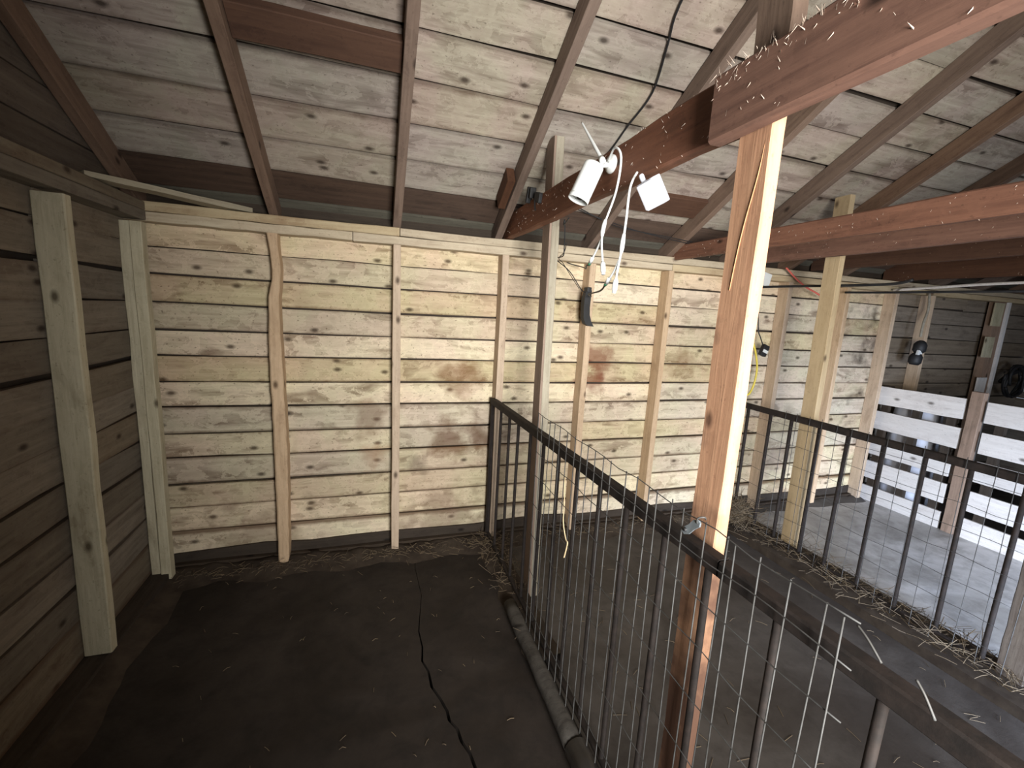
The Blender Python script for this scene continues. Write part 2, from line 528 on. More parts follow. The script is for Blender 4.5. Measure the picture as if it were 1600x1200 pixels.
# double top plate
for z, cuts in ((1.842, (X0, -.1, 1.9, 4.1, X1)), (1.887, (X0, .14, 2.4, X1))):
    for a, b in zip(cuts, cuts[1:]):
        lumber('top_plate', (a + .002, 2.575, z), (b - .002, 2.575, z), .09, .042, 'plate', wb, segs=10, jit=.0025, cham=.003)
for k, x in enumerate(STUDS):
    if k == 0:      # crooked live-edge stud
        pr = [(0, .000, 1.05), (.35, -.004, 1.3), (.7, .006, 1.15), (.82, .004, .95), (.88, -.012, .75), (.91, -.014, .85), (.96, -.002, .8), (1, .002, 1)]
        def bd(t, pr=pr):
            for (a, o, s), (b, o2, s2) in zip(pr, pr[1:]):
                if a <= t <= b:
                    f = (t - a) / (b - a)
                    return (0, (o + (o2 - o) * f) * 1.0, 1, s + (s2 - s) * f)
            return (0, 0, 1, 1)
        lumber('stud', (x - .0, 2.575, .02), (x, 2.575, 1.82), .09, .05, 'stud', wb, upv=(-1, 0, 0), segs=40, jit=.002, cham=.006, bend=bd)
    else:
        lumber('stud', (x, 2.575, .02), (x + random.uniform(-.006, .006), 2.575, 1.82), .09, .042, 'stud', wb, upv=(1, 0, 0), segs=6, jit=.002, cham=.002)

# ------------------------------------------------------------------ left wall
wl = empty('wall_left', (X0, 0, 0), 'dim left end wall of grey horizontal boards and pale studs', kind='structure')
LJ = [YF, -.5, .77, 1.37, 1.97, YB]
for r in range(len(ROWS) - 1):
    i = 0
    z0, z1 = ROWS[r], ROWS[r + 1]
    while i < len(LJ) - 1:
        j = min(i + random.choice((1, 2, 3)), len(LJ) - 1)
        lumber('wall_board', (X0 - TH / 2, LJ[i] + .003, (z0 + z1) / 2 + random.uniform(-.012, .012)), (X0 - TH / 2 - random.uniform(0, .004), LJ[j] - .003, (z0 + z1) / 2 + random.uniform(-.012, .012)),
               TH, z1 - z0 - .008, 'leftboard', wl, segs=4, jit=.003)
        i = j
lumber('wall_backing', (X0 - .05, YF - .1, 1.5), (X0 - .05, 2.8, 1.5), .02, 3.4, 'outer', wl, segs=1, jit=0)
lumber('sill_board', (X0 + .04, YF, .03), (X0 + .04, 2.53, .03), .08, .06, 'sill', wl, segs=10, jit=.004)
for y in (-.5, .17, .77, 1.37, 1.96):
    lumber('stud', (X0 + .048, y, .06), (X0 + .046, y + .01, 1.81), .042, .094, 'studgreen', wl, upv=(1, 0, 0), segs=10, jit=.003, cham=.004)
lumber('corner_stud', (X0 + .024, 2.512, .03), (X0 + .018, 2.515, 1.81), .04, .042, 'studgreen', wl, upv=(1, 0, 0), segs=10, jit=.003, cham=.003)
lumber('corner_stud', (X0 + .072, 2.51, .03), (X0 + .064, 2.51, 1.81), .05, .045, 'studgreen', wl, upv=(1, 0, 0), segs=10, jit=.003, cham=.003)
for z in (1.842, 1.887):
    lumber('top_plate', (X0 + .045, YF, z), (X0 + .045, 2.528, z), .09, .042, 'leftboard', wl, segs=8, jit=.003, cham=.003)
# gable boards above the plate
z = 1.912
while z < 2.95:
    half = (3.06 - z) / math.tan(SL)
    ya, yb = YR - half, min(YR + half, 2.64)
    lumber('gable_board', (X0 - TH / 2, max(ya, YF), z + .068), (X0 - TH / 2, yb, z + .068), TH, .13, 'gable', wl, segs=4, jit=.003)
    z += .137
lumber('corner_brace', (X0 + .03, 2.18, 1.925), (-.60, 2.60, 1.922), .09, .022, 'greypost', wl, segs=5, jit=.003)

# ------------------------------------------------------------------ roof
ce = empty('ceiling', (0, YR, 3.0), 'sloping roof underside of pale planks on brown rafters', kind='structure')
RX = [-1.06, -.475, .125, .70, 1.30, 1.885, 2.40, 2.95, 3.52, 4.1, 4.68, 5.26, 5.85]
def rp(x, t, n):
    return V((x, 0, 0)) + RO + RU * t + RN * n
lumb = []
for x in RX:
    dx = random.uniform(-.008, .008)
    lumber('rafter', rp(x, .22, .045), rp(x + dx, TR, .045), .042, .09, 'rafter', ce, upv=RN, segs=8, jit=.002, cham=.002)
TB = [.28, .12, .03, -.153, -.34, -.535, -.735, -.925, -1.10, -1.285, -1.47, -1.66, -1.85, -2.03, TR]
xs = [X0 - .02] + RX[1:] + [X1 + .02]
for r in range(len(TB) - 1):
    t0, t1 = TB[r], TB[r + 1]
    i = 0
    while i < len(xs) - 1:
        j = min(i + random.choice((1, 2, 2, 3)), len(xs) - 1)
        if r > 1:
            for s in (2, 3):          # joints that can be read on the second and third rafter
                if i < s < j:
                    j = s
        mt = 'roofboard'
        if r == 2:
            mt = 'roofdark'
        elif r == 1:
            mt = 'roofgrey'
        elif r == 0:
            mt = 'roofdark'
        o1, o2 = random.uniform(-.008, .008), random.uniform(-.008, .008)
        if r < 3:
            o1 = o2 = 0
        if r == 7 and i <= 1 < j:
            j = max(2, i + 1)
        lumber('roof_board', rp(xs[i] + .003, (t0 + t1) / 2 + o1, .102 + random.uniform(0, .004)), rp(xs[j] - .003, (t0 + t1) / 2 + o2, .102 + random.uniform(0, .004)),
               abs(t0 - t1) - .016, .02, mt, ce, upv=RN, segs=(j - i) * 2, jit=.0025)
        i = j
lumber('roof_covering', (X0 - .1, 0, 0), (X1 + .1, 0, 0), .01, .01, 'outer', ce, segs=1, jit=0).matrix_basis = Matrix.Identity(4)
bpy.data.objects.remove(bpy.data.objects['roof_covering'])
def sheet(name, corners, thick, nrm, parent):
    bm = bmesh.new()
    a = [bm.verts.new(V(c)) for c in corners]
    b = [bm.verts.new(V(c) + V(nrm) * thick) for c in corners]
    bm.faces.new(a)
    bm.faces.new(b[::-1])
    for i in range(4):
        bm.faces.new((a[i], a[(i + 1) % 4], b[(i + 1) % 4], b[i]))
    return finish(name, bm, 'outer', parent)
sheet('roof_covering', [rp(X0 - .1, .4, .125), rp(X1 + .1, .4, .125), rp(X1 + .1, TR, .125), rp(X0 - .1, TR, .125)], .03, RN, ce)
# front slope
yfe = 2 * YR - 2.53
RUf = V((0, -math.cos(SL), -math.sin(SL)))
RNf = V((0, -math.sin(SL), math.cos(SL)))
ROf = V((0, yfe, 1.93))
def rf(x, t, n):
    return V((x, 0, 0)) + ROf + RUf * t + RNf * n
for x in RX:
    lumber('rafter', rf(x, .2, .045), rf(x, TR, .045), .042, .09, 'rafter', ce, upv=RNf, segs=2, cham=.002)
for r in range(2, len(TB) - 1):
    i = 0
    while i < len(xs) - 1:
        j = min(i + 4, len(xs) - 1)
        lumber('roof_board', rf(xs[i] + .003, (TB[r] + TB[r + 1]) / 2, .102), rf(xs[j] - .003, (TB[r] + TB[r + 1]) / 2, .102), abs(TB[r] - TB[r + 1]) - .009, .02, 'roofboard', ce, upv=RNf, segs=4)
        i = j
sheet('roof_covering', [rf(X0 - .1, .4, .125), rf(X1 + .1, .4, .125), rf(X1 + .1, TR, .125), rf(X0 - .1, TR, .125)], .03, RNf, ce)
lumber('ridge_board', (X0, YR, 3.03), (X1, YR, 3.03), .03, .14, 'rafter', ce)
# eave blocking closes the gap above the plate
lumber('eave_blocking', (X0, 2.66, 1.93), (X1, 2.66, 1.93), .02, .16, 'sill', ce, segs=6)
# brown plank and blocks nailed between rafters
lumber('brown_blocking', rp(-.452, -.845, .066), rp(.102, -.842, .066), .115, .045, 'roofbrown', ce, upv=RN, segs=4, cham=.003)
lumber('brown_blocking', rp(.655, -.39, .05), rp(.655, -.20, .05), .04, .085, 'roofbrown', ce, upv=RN, segs=2, cham=.003)
lumber('brown_blocking', rp(1.325, -.33, .075), rp(1.86, -.33, .075), .14, .03, 'roofbrown', ce, upv=RN, segs=3, cham=.003)

# ------------------------------------------------------------------ front wall (behind the viewer) with hatch and doorway
wf = empty('wall_front', (0, YF, 0), 'front wall of horizontal boards behind the viewer', kind='structure')
z = 0.0
while z < 1.9:
    z1 = z + .15
    zc = z + .075
    spans = [(X0, X1)]
    for (a, b, c, d) in (WIN, DOOR):
        if c < zc < d:
            spans = [q for t in spans for q in ([t] if b <= t[0] or a >= t[1] else [(t[0], a), (b, t[1])])]
    for s in spans:
        lumber('wall_board', (s[0], YF - .012, zc), (s[1], YF - .012, zc), .024, .147, 'leftboard', wf, segs=4)
    z = z1
for k, (nm, (a, b, c, d)) in enumerate((('window_1', WIN), ('door_1', DOOR))):
    fr = empty(nm, ((a + b) / 2, YF, c), 'open timber frame in the front wall', kind='structure')
    for x in (a - .02, b + .02):
        lumber('jamb', (x, YF, c), (x, YF, d), .06, .04, 'stud', fr, upv=(1, 0, 0), segs=2)
    lumber('head', (a - .04, YF, d + .02), (b + .04, YF, d + .02), .06, .04, 'stud', fr, segs=2)
# board screen added behind the viewer's left shoulder to shade the left side
wp = empty('wall_shade_screen', (-.55, -.25, 0), 'added board screen behind the viewer, shading the left side', kind='structure')
z = 0.0
while z < 2.3:
    lumber('wall_board', (X0, -.262, z + .068), (.17, -.262, z + .068), .022, .132, 'leftboard', wp, segs=3)
    z += .137
lumber('shade_screen_post', (.16, -.30, 0), (.16, -.30, 2.35), .05, .045, 'stud', wp, upv=(1, 0, 0), segs=4, cham=.003)
wr = empty('wall_right', (X1, 0, 0), 'far right end wall in shade', kind='structure')
z = 0.0
while z < 2.95:
    half = min((3.06 - z) / math.tan(SL), 1.98)
    lumber('wall_board', (X1 + .012, YR - half, z + .075), (X1 + .012, YR + half, z + .075), .024, .147, 'leftboard', wr, segs=3)
    z += .15

# ------------------------------------------------------------------ flecks
def flecks(parent, face_x, y0, y1, z0, z1, n, big=.012, topbias=.5):
    bm = bmesh.new()
    for _ in range(n):
        y = random.uniform(y0, y1)
        z = z1 - random.random() ** 2 * (z1 - z0) if random.random() < topbias else random.uniform(z0, z1)
        l = random.uniform(.2, 1) * big
        wd_ = random.uniform(.0006, .0018)
        d = V((random.uniform(-.5, .1), random.uniform(-.5, .5), random.choice((-1, 1)) * random.uniform(.5, 1))).normalized() * l
        p = V((face_x - .0005, y, z))
        a = [bm.verts.new(p + V((0, wd_ * math.cos(q), wd_ * math.sin(q)))) for q in (0, 2.1, 4.2)]
        t = bm.verts.new(p + d + V((-.002, 0, 0)))
        for i in range(3):
            bm.faces.new((a[i], a[(i + 1) % 3], t))
        bm.faces.new(a)
    o = finish('cobweb_flecks', bm, 'fleck', parent)
    return tag(o, 'pale cobweb and paint flecks', kind='stuff')

# ------------------------------------------------------------------ tie beams
def beam(pa, pb, wy, hz, label, nfl=60, big=.012, segs=12, name='tie_beam', fx=True, bend=None, m='beam'):
    e = empty(name, pa, label, 'beam', 'red-brown tie beams')
    lumber('timber', pa, pb, wy, hz, m, e, segs=segs, jit=.004, cham=.006, bend=bend)
    if fx and nfl:
        flecks(e, min(pa[0], pb[0]) - wy / 2, min(pa[1], pb[1]), max(pa[1], pb[1]), pa[2] - hz / 2, pa[2] + hz / 2, nfl, big)
    return e
beam((.765, .825, 1.972), (.765, 2.62, 1.981), .04, .136, 'red-brown tie beam carrying the white camera, running to the back wall', 130)
e = beam((.722, -1.2, 1.952), (.722, .862, 1.952), .038, .135, 'flaky red-brown tie beam lapped on top of the orange post', 130, .014)
flecks(e, .703, .25, .86, 1.985, 2.022, 150, .022, .85)
beam((1.925, -1.2, 1.922), (1.925, 2.62, 1.938), .04, .092, 'slim red-brown tie beam behind the orange post, upper of two', 150, .012)
beam((2.475, -1.2, 1.968), (2.475, 2.62, 1.972), .042, .138, 'deep red-brown tie beam resting against the pale post', 150, .012)
beam((4.06, -1.2, 1.975), (4.06, 2.62, 1.975), .042, .14, 'dark tie beam above the pale slatted gates', 60, .01, m='roofbrown')
beam((3.25, -1.2, 1.99), (3.25, 2.62, 1.99), .042, .12, 'dark tie beam between the pale post and the gates', 60, .01, m='roofbrown')

# ------------------------------------------------------------------ posts
def post(name, x, y, z0, z1, wx, wy, m, label, lean=(0, 0), jit=.0025, segs=14, extra=None):
    e = empty(name, (x, y, z0), label, 'post')
    lumber('timber', (x, y, z0), (x + lean[0], y + lean[1], z1), wy, wx, m, e, upv=(1, 0, 0), segs=segs, jit=jit, cham=.003)
    return e
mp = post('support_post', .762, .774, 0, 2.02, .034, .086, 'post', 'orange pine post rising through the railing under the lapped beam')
# long drying check down the post face: a raised splinter edge
tube('splinter', [(.7455, .745, 1.87), (.7445, .752, 1.80), (.7445, .772, 1.70), (.7448, .783, 1.62), (.7452, .788, 1.57)], .0011, 'post', mp, n=5)
post('king_post', .768, .772, 2.02, 2.93, .04, .088, 'rafter', 'dark brown king post standing above the lapped beam')
post('thin_post', .822, 2.0, 0, 2.30, .04, .088, 'greypost', 'thin grey weathered post with a pale edge behind the camera beam', (0, .045))
lumber('shaded_side_board', (.797, 2.0, 0.0), (.797, 2.045, 2.30), .088, .010, 'gatepost', bpy.data.objects['thin_post'], upv=(1, 0, 0), segs=8, jit=.001)  # added dark board, stands in for shade on the post's left side
post('pale_post', 2.655, 1.99, 0, 2.27, .042, .095, 'paleost', 'yellowish pine post by the second railing', (0, .02))
post('fence_end_post', 2.66, .90, 0, .95, .09, .09, 'gable', 'dark brown stub post at the near end of the second railing')

# ------------------------------------------------------------------ railings
def railing(label, x, zr, bars, zb, y0, y1, br, group='steel pen railings', splits=None):
    e = empty('pen_railing', (x, (y0 + y1) / 2, 0), label, 'railing', group)
    ys = splits or [y0, y1]
    for a, b in zip(ys, ys[1:]):
        lumber('top_rail', (x, a + .002, zr(a) - .019), (x, b - .002, zr(b) - .019), .034, .038, 'rust', e, segs=6, jit=.0012, cham=.004)
    lumber('bottom_rail', (x, y0, zb - .008), (x, y1, zb - .008), .022, .016, 'rust', e, segs=10, jit=.002, cham=.003)
    me = rod_mesh('bar', 1.0, br, 8, 'rust')
    for y in bars:
        o = link('bar', me, e, at((x + random.uniform(-.002, .002), y, zb - .01)) @ Matrix.Rotation(random.uniform(-.008, .008), 4, 'X') @ Matrix.Diagonal((1, 1, zr(y) - .02 - zb + .01, 1)))
    return e
zr1 = lambda y: .963 + (2.43 - y) / 2.05 * .045
k1 = .715 / .77
bars1 = [q * k1 for q in (2.74, 2.562, 2.379, 2.212, 2.015, 1.83, 1.651, 1.47, 1.292, 1.119, .932, .753, .57, .389, .21, .03, -.15, -.33)]
f1 = railing('dark rusted steel railing running past the orange post beside the stall', .715, zr1, bars1, .075, -.8, 2.57, .0085, splits=[-.8, .668, 2.57])
lumber('end_bar', (.715, 2.56, .03), (.715, 2.56, zr1(2.56) - .002), .026, .026, 'rust', f1, upv=(1, 0, 0), segs=3, cham=.003)
for y in (2.56,):
    rbox('hinge', .03, .05, .05, 'rust', f1, at((.725, 2.575, .80)))
zr2 = lambda y: .935 + (1.7 - y) * .004
bars2 = [2.5, 2.414, 2.228, 2.066, 1.879, 1.716, 1.526, 1.338, 1.16, .985]
f2 = railing('dark steel railing in front of the pale post and slatted gates', 2.60, zr2, bars2, .085, .95, 2.52, .011)

# wire stock mesh
def mesh_panel(label, x, ztop, ys, zs, r, y0, y1):
    e = empty('wire_mesh_panel', (x, (y0 + y1) / 2, 0), label, 'wire mesh', 'wire mesh panels')
    me = rod_mesh('upright_wire', 1.0, r, 6, 'galv')
    for y in ys:
        link('upright_wire', me, e, at((x + random.uniform(-.003, .003), y, .03)) @ Matrix.Rotation(random.uniform(-.015, .015), 4, 'X') @ Matrix.Diagonal((1, 1, ztop - .03 + random.uniform(-.004, .004), 1)))
    for z in zs:
        n = 14
        tube('line_wire', [(x - r * 1.5 + random.uniform(-.003, .003), y0 + (y1 - y0) * i / n, z + random.uniform(-.006, .006)) for i in range(n + 1)], r * .75, 'galv', e, n=6, m=2)
    return e
ysm = []
y = 1.70
while y > .20:
    if not (.22 < y < .38):
        ysm.append(y)
    y -= .0508 if y < .9 else .056
m1 = mesh_panel('galvanised wire stock mesh tied to the railing beside the stall', .686, 1.071, ysm, (1.070, .995, .90, .79, .66, .51, .34, .16), .0017, .385, 1.72)
tube('loose_wire', [(.686, .39, 1.068), (.685, .373, 1.058), (.686, .352, 1.037)], .0018, 'galv', m1, n=6)
tube('loose_wire', [(.686, .312, 1.048), (.686, .30, 1.035), (.69, .287, 1.010)], .0018, 'galv', m1, n=6)
ysm2 = [2.1 - .085 * i for i in range(15)]
m2 = mesh_panel('faint wire mesh tied to the second railing by the gates', 2.575, .955, ysm2, (.86, .74, .62, .50, .38, .26, .15), .0016, .93, 2.4)

# latch on the rail
la = empty('rail_latch', (.69, .745, 1.03), 'galvanised latch plate hooked over the railing at the orange post', 'latch')
bm = bmesh.new()
pr = [(-.026, -.008), (-.02, -.015), (-.004, -.012), (.014, -.014), (.026, -.006), (.028, .006), (.018, .013), (.002, .010), (-.014, .013), (-.026, .004)]
for s in (0, .004):
    for (a, b) in pr:
        bm.verts.new((s, a, b))
bm.verts.ensure_lookup_table()
n = len(pr)
bm.faces.new(bm.verts[:n])
bm.faces.new(bm.verts[n:][::-1])
for i in range(n):
    bm.faces.new((bm.verts[i], bm.verts[(i + 1) % n], bm.verts[n + (i + 1) % n], bm.verts[n + i]))
finish('latch_plate', bm, 'latch', la, mw=at((.682, .742, 1.043)) @ Matrix.Rotation(-.85, 4, 'X') @ Matrix.Diagonal((1, 1.25, .72, 1)))
lathe('bolt_head', [(0, .004), (.004, .004), (.005, 0), (.005, -.002)], 'black', la, axis_mat((.681, .757, 1.029), (-1, 0, 0)), 10)
tube('wire_hook', [(.682, .725, 1.06), (.678, .72, 1.075), (.688, .712, 1.08), (.70, .72, 1.07)], .002, 'galv', la, n=6)

# straw twine on the mesh
tag(tube('hanging_twine', [(.684, 1.404, .90), (.683, 1.39, .80), (.682, 1.385, .73), (.681, 1.352, .68), (.682, 1.337, .672), (.682, 1.347, .63), (.682, 1.356, .602)], [.0013, .002, .0022, .0028, .003], 'twine', n=6, m=4), 'pale dry stalk hanging on the wire mesh', 'stalk')

# ------------------------------------------------------------------ log curb
lg = empty('log_curb', (.67, 1.4, 0), 'dark grey round log lying along the foot of the railing', 'log')
bm = bmesh.new()
pts = [(.66 - .0 * i, 1.87 - i * .07, .04 + random.uniform(-.003, .003)) for i in range(12)]
ring_tube(bm, [V(p) - V((.66, 1.4, .04)) for p in pts], [.034 * random.uniform(.93, 1.07) for _ in pts], 12)
for f in bm.faces:
    f.smooth = True
me_l = finish('log', bm, 'log', lg, True, at((.66, 1.4, .04)))
bm = bmesh.new()
ring_tube(bm, [(.662 - .66, 1.13 - 1.13 - i * .3, 0) for i in range(5)], .041, 16)
finish('smooth_length', bm, plain('smooth_grey_pole', (.12, .125, .14), .45, col2=(.09, .09, .10)), lg, True, at((.66, 1.115, .042)))

# ------------------------------------------------------------------ slatted gates
gp = post('gate_post', 4.20, 1.93, 0, 1.10, .05, .075, 'gatepost', 'brown post between the two pale slatted gates')
post('gate_post', 4.16, .60, 0, 1.15, .08, .08, 'gatepost', 'brown post closing the nearer slatted gate')
def gate(y0, y1, label, dz):
    e = empty('slatted_gate', (4.2, (y0 + y1) / 2, .03), label, 'gate', 'pale slatted gates')
    for i in range(5):
        z = .955 - i * .222 + dz
        lumber('slat', (4.195, y0 + random.uniform(0, .02), z + random.uniform(-.006, .006)), (4.195, y1 - random.uniform(0, .02), z + random.uniform(-.006, .006)), .018, .155, 'slat', e, segs=4, jit=.003)
    for y in (y0 + .08, (y0 + y1) / 2, y1 - .08):
        lumber('batten', (4.225, y, .0), (4.225, y, 1.04), .04, .05, 'sill', e, upv=(0, 1, 0), segs=2)
    return e
gate(1.985, 2.60, 'pale slatted gate between the back wall and the brown gate post', 0)
gate(.66, 1.87, 'pale slatted gate on the near side of the brown gate post', .012)
bag = empty('feed_bag', (4.40, 2.42, 0), 'bluish white bag standing behind the slatted gate', 'bag')
bm = bmesh.new()
bmesh.ops.create_cube(bm, size=1)
bmesh.ops.subdivide_edges(bm, edges=bm.edges[:], cuts=3, use_grid_fill=True)
for v in bm.verts:
    c = v.co
    k = 1 - .35 * max(0, c.z) ** 2 * 2
    v.co = V((c.x * .16 * k, c.y * .30 * (1 - .2 * c.z), c.z * .9 + .02 * math.sin(c.y * 9))) + V([random.uniform(-.008, .008) for _ in range(3)])
finish('sack', bm, 'paper', bag, True, at((4.36, 2.36, .46)))

# ------------------------------------------------------------------ security camera
sc = empty('security_camera', (.743, 1.36, 1.99), 'white bullet security camera with aerial on the tie beam', 'camera')
bx = V((-0.3626, 0.0839, -0.9282)).normalized()
bc = V((0.6550, 1.3525, 1.9236))
lathe('mount_base', [(0, 0), (.026, 0), (.029, .004), (.029, .010), (.024, .016), (.016, .02), (.012, .026), (0, .026)], 'white', sc, axis_mat((0.7450, 1.3542, 1.9871), (-1, 0, 0)))
tube('swivel_arm', [(0.7250, 1.3542, 1.9871), (0.7175, 1.3454, 1.9797), (0.6900, 1.3366, 1.9723), (0.6677, 1.3495, 1.9561)], .0095, 'white', sc, n=10)
bd_ = lathe('body', [(0, -.058), (.026, -.058), (.0325, -.052), (.0335, -.045), (.0335, .045), (.0325, .058), (.029, .060), (.0285, .052), (0, .052)], 'white', sc, axis_mat(bc, bx), 32)
lathe('lens_face', [(0, .056), (.018, .056), (.0275, .054), (.0275, .050)], 'lens', bd_, axis_mat(bc, bx), 24)
lathe('lens', [(0, .0615), (.007, .0605), (.010, .0575), (.010, .055)], 'black', bd_, axis_mat(bc, bx), 16)
sv = lathe('sun_visor_rim', [(.0305, .050), (.0345, .050), (.0348, .066), (.0325, .066), (.0305, .050)], 'white', bd_, axis_mat(bc, bx), 32)
tube('aerial', [(0.6900, 1.3265, 1.9846), (0.6900, 1.3788, 2.0365), (0.6900, 1.4397, 2.0969), (0.6900, 1.5007, 2.1574)], [.0062, .0058, .0044, .0030], 'white', sc, n=10)
lathe('aerial_knuckle', [(0, -.012), (.009, -.012), (.010, .0), (.009, .012), (0, .012)], 'white', sc, axis_mat((0.6900, 1.3265, 1.9846), (0.0000, 0.1743, 0.1727)), 12)

# sensor box under the beam
sb = empty('sensor_box', (.735, 1.12, 1.85), 'bluish white plastic sensor box hanging under the tie beam', 'sensor')
mwb = Matrix(((0.6668, 0.5389, -0.5148, 0.7400), (-0.5887, 0.8044, 0.0794, 1.1047), (0.4569, 0.2501, 0.8536, 1.8435), (0, 0, 0, 1))) @ Matrix.Rotation(math.radians(-32), 4, 'Z')
rbox('housing', .056, .036, .076, 'whitebox', sb, mwb, .004)
rbox('front_cover', .050, .012, .070, 'whitebox', sb, mwb @ at((0, -.022, 0)), .004)
lathe('stem', [(0, 0), (.007, 0), (.007, .02), (.005, .024), (0, .024)], 'whitebox', sb, mwb @ at((-.014, 0, .036)), 12)

# white cables with plugs
def plug_cable(label, pts, sleeve, branch, plugc):
    e = empty('white_cable', pts[0], label, 'cable', 'white cables under the beam')
    tube('cord', pts, .0035, 'white', e)
    tube('sleeve', sleeve, [.0045, .007, .007, .0045], 'white', e, n=10, m=3)
    tube('branch', branch[:3], .0034, 'white', e)
    bd2 = (V(branch[2]) - V(branch[1])).normalized()
    tube('branch_plug', [V(branch[2]) - bd2 * .022, V(branch[2])], [.0062, .0062], 'white', e, n=10, m=1)
    tube('green_tip', [V(branch[2]), V(branch[2]) + bd2 * .010], .005, 'green', e, n=10, m=1)
    a, b = V(pts[-2]), V(pts[-1])
    d = (b - a).normalized()
    tube('plug', [b - d * .004, b + d * .006, b + d * .012, b + d * .030, b + d * .032, b + d * .04], [.0045, .0085, .0085, .0085, .0065, .0065], 'white', e, n=8, m=1)
    return e
plug_cable('white cable looping down from the camera mount', [(.716, 1.335, 1.985), (.700, 1.27, 2.005), (.70, 1.228, 1.965), (.70, 1.240, 1.873), (.70, 1.296, 1.785), (.70, 1.303, 1.73), (.70, 1.285, 1.668)],
           [(.70, 1.290, 1.80), (.70, 1.297, 1.785), (.70, 1.303, 1.765), (.70, 1.304, 1.75)], [(.70, 1.305, 1.745), (.70, 1.33, 1.715), (.70, 1.372, 1.675)], None)
plug_cable('white cable dropping from under the beam beside the sensor box', [(.72, 1.165, 1.91), (.70, 1.162, 1.865), (.70, 1.168, 1.775), (.70, 1.176, 1.705), (.70, 1.19, 1.64), (.70, 1.194, 1.61)],
           [(.70, 1.172, 1.74), (.70, 1.175, 1.72), (.70, 1.177, 1.70), (.70, 1.179, 1.685)], [(.70, 1.188, 1.665), (.70, 1.21, 1.635), (.70, 1.250, 1.602)], None)

# black fixture on the beam
bf = empty('black_clip_lamp', (.76, 2.1, 2.05), 'small black clip fixture on top of the beam near the wall', 'fixture')
rbox('clip', .03, .07, .045, 'black', bf, at((.745, 2.03, 2.03)) @ Matrix.Rotation(.3, 4, 'X'), .005)
rbox('jaw', .03, .022, .075, 'black', bf, at((.74, 2.16, 2.07)) @ Matrix.Rotation(.35, 4, 'X'), .004)
rbox('jaw', .03, .016, .05, 'black', bf, at((.74, 2.115, 2.07)) @ Matrix.Rotation(.2, 4, 'X'), .004)
tube('tab', [(.73, 2.05, 2.02), (.725, 2.03, 1.985), (.725, 2.02, 1.97)], .004, 'black', bf, n=6)

# black cables
def nfix(p, dn=.094):
    return p
tag(tube('roof_cable', [rp(1.03, -1.5, .084), rp(1.043, -1.22, .084), rp(1.085, -1.09, .084), rp(1.14, -.905, .084), rp(1.12, -.735, .084), rp(1.105, -.59, .084), rp(1.06, -.45, .084)], .0042, 'black', n=8), 'thin black cable stapled down the roof planks', 'cable')
tag(tube('hanging_wire', [(.80, 1.80, 1.905), (.835, 1.93, 1.90), (.848, 1.952, 1.93), (.852, 1.95, 1.87), (.85, 1.94, 1.80), (.86, 1.97, 1.77), (.93, 2.2, 1.79), (1.01, 2.42, 1.81), (1.12, 2.45, 1.75), (1.21, 2.46, 1.65), (1.265, 2.50, 1.64)], .0028, 'black', n=6), 'thin black cord hanging from the thin grey post to the sheath', 'cord')
tag(tube('hanging_wire', [(.868, 1.96, 1.83), (.90, 2.05, 1.80), (.98, 2.3, 1.80), (1.06, 2.42, 1.79), (1.13, 2.45, 1.725), (1.20, 2.47, 1.655)], .0022, 'black', n=6), 'second fine cord twisted along the hanging black cord', 'cord')
tag(tube('plug_lead', [(.70, 1.258, 1.596), (.76, 1.40, 1.585), (1.0, 1.95, 1.60), (1.25, 2.40, 1.61), (1.29, 2.50, 1.63), (1.285, 2.515, 1.645)], .0032, 'black', n=6), 'black lead looping from the lower green plug tip to the sheath', 'cable')
tag(tube('plug_lead', [(.70, 1.38, 1.668), (.80, 1.6, 1.69), (1.05, 2.1, 1.735), (1.22, 2.48, 1.785), (1.17, 2.52, 1.80), (1.13, 2.525, 1.81)], .0032, 'black', n=6), 'black lead from the upper green plug tip to the wall plate', 'cable')
for k, dz in enumerate((0, .012)):
    tag(tube('sagging_wire', [(.95, 2.35, 2.14 + dz), (1.128, 2.4, 2.091 + dz), (1.35, 2.4, 2.045 - dz), (1.541, 2.4, 2.014), (1.824, 2.4, 1.986 + dz), (2.3, 2.42, 1.965), (2.43, 2.43, 1.975)], .0025, 'black', n=6), ('lower of two thin dark wires sagging below the roof planks', 'upper of two thin dark wires sagging below the roof planks')[k], 'wire')
# black sheath on the stud
bs = empty('black_sheath', (1.275, 2.5, 1.43), 'curved black rubber sheath hanging on a wall stud', 'sheath')
bm = bmesh.new()
outl = [(-.020, .215), (.020, .222), (.014, .17), (.012, .12), (.016, .07), (.030, .03), (.050, .0), (.018, .002), (-.010, .015), (-.026, .05), (-.030, .12), (-.028, .18)]
for s in (-.022, .022):
    for a, b in outl:
        bm.verts.new((a, s * (.75 if abs(b - .1) > .1 else 1), b))
bm.verts.ensure_lookup_table()
n = len(outl)
bm.faces.new(bm.verts[:n])
bm.faces.new(bm.verts[n:][::-1])
for i in range(n):
    bm.faces.new((bm.verts[i], bm.verts[(i + 1) % n], bm.verts[n + (i + 1) % n], bm.verts[n + i]))
finish('sheath', bm, 'black', bs, mw=at((1.277, 2.503, 1.43)))
rbox('belt_loop', .03, .05, .03, 'black', bs, at((1.276, 2.503, 1.655)), .005)

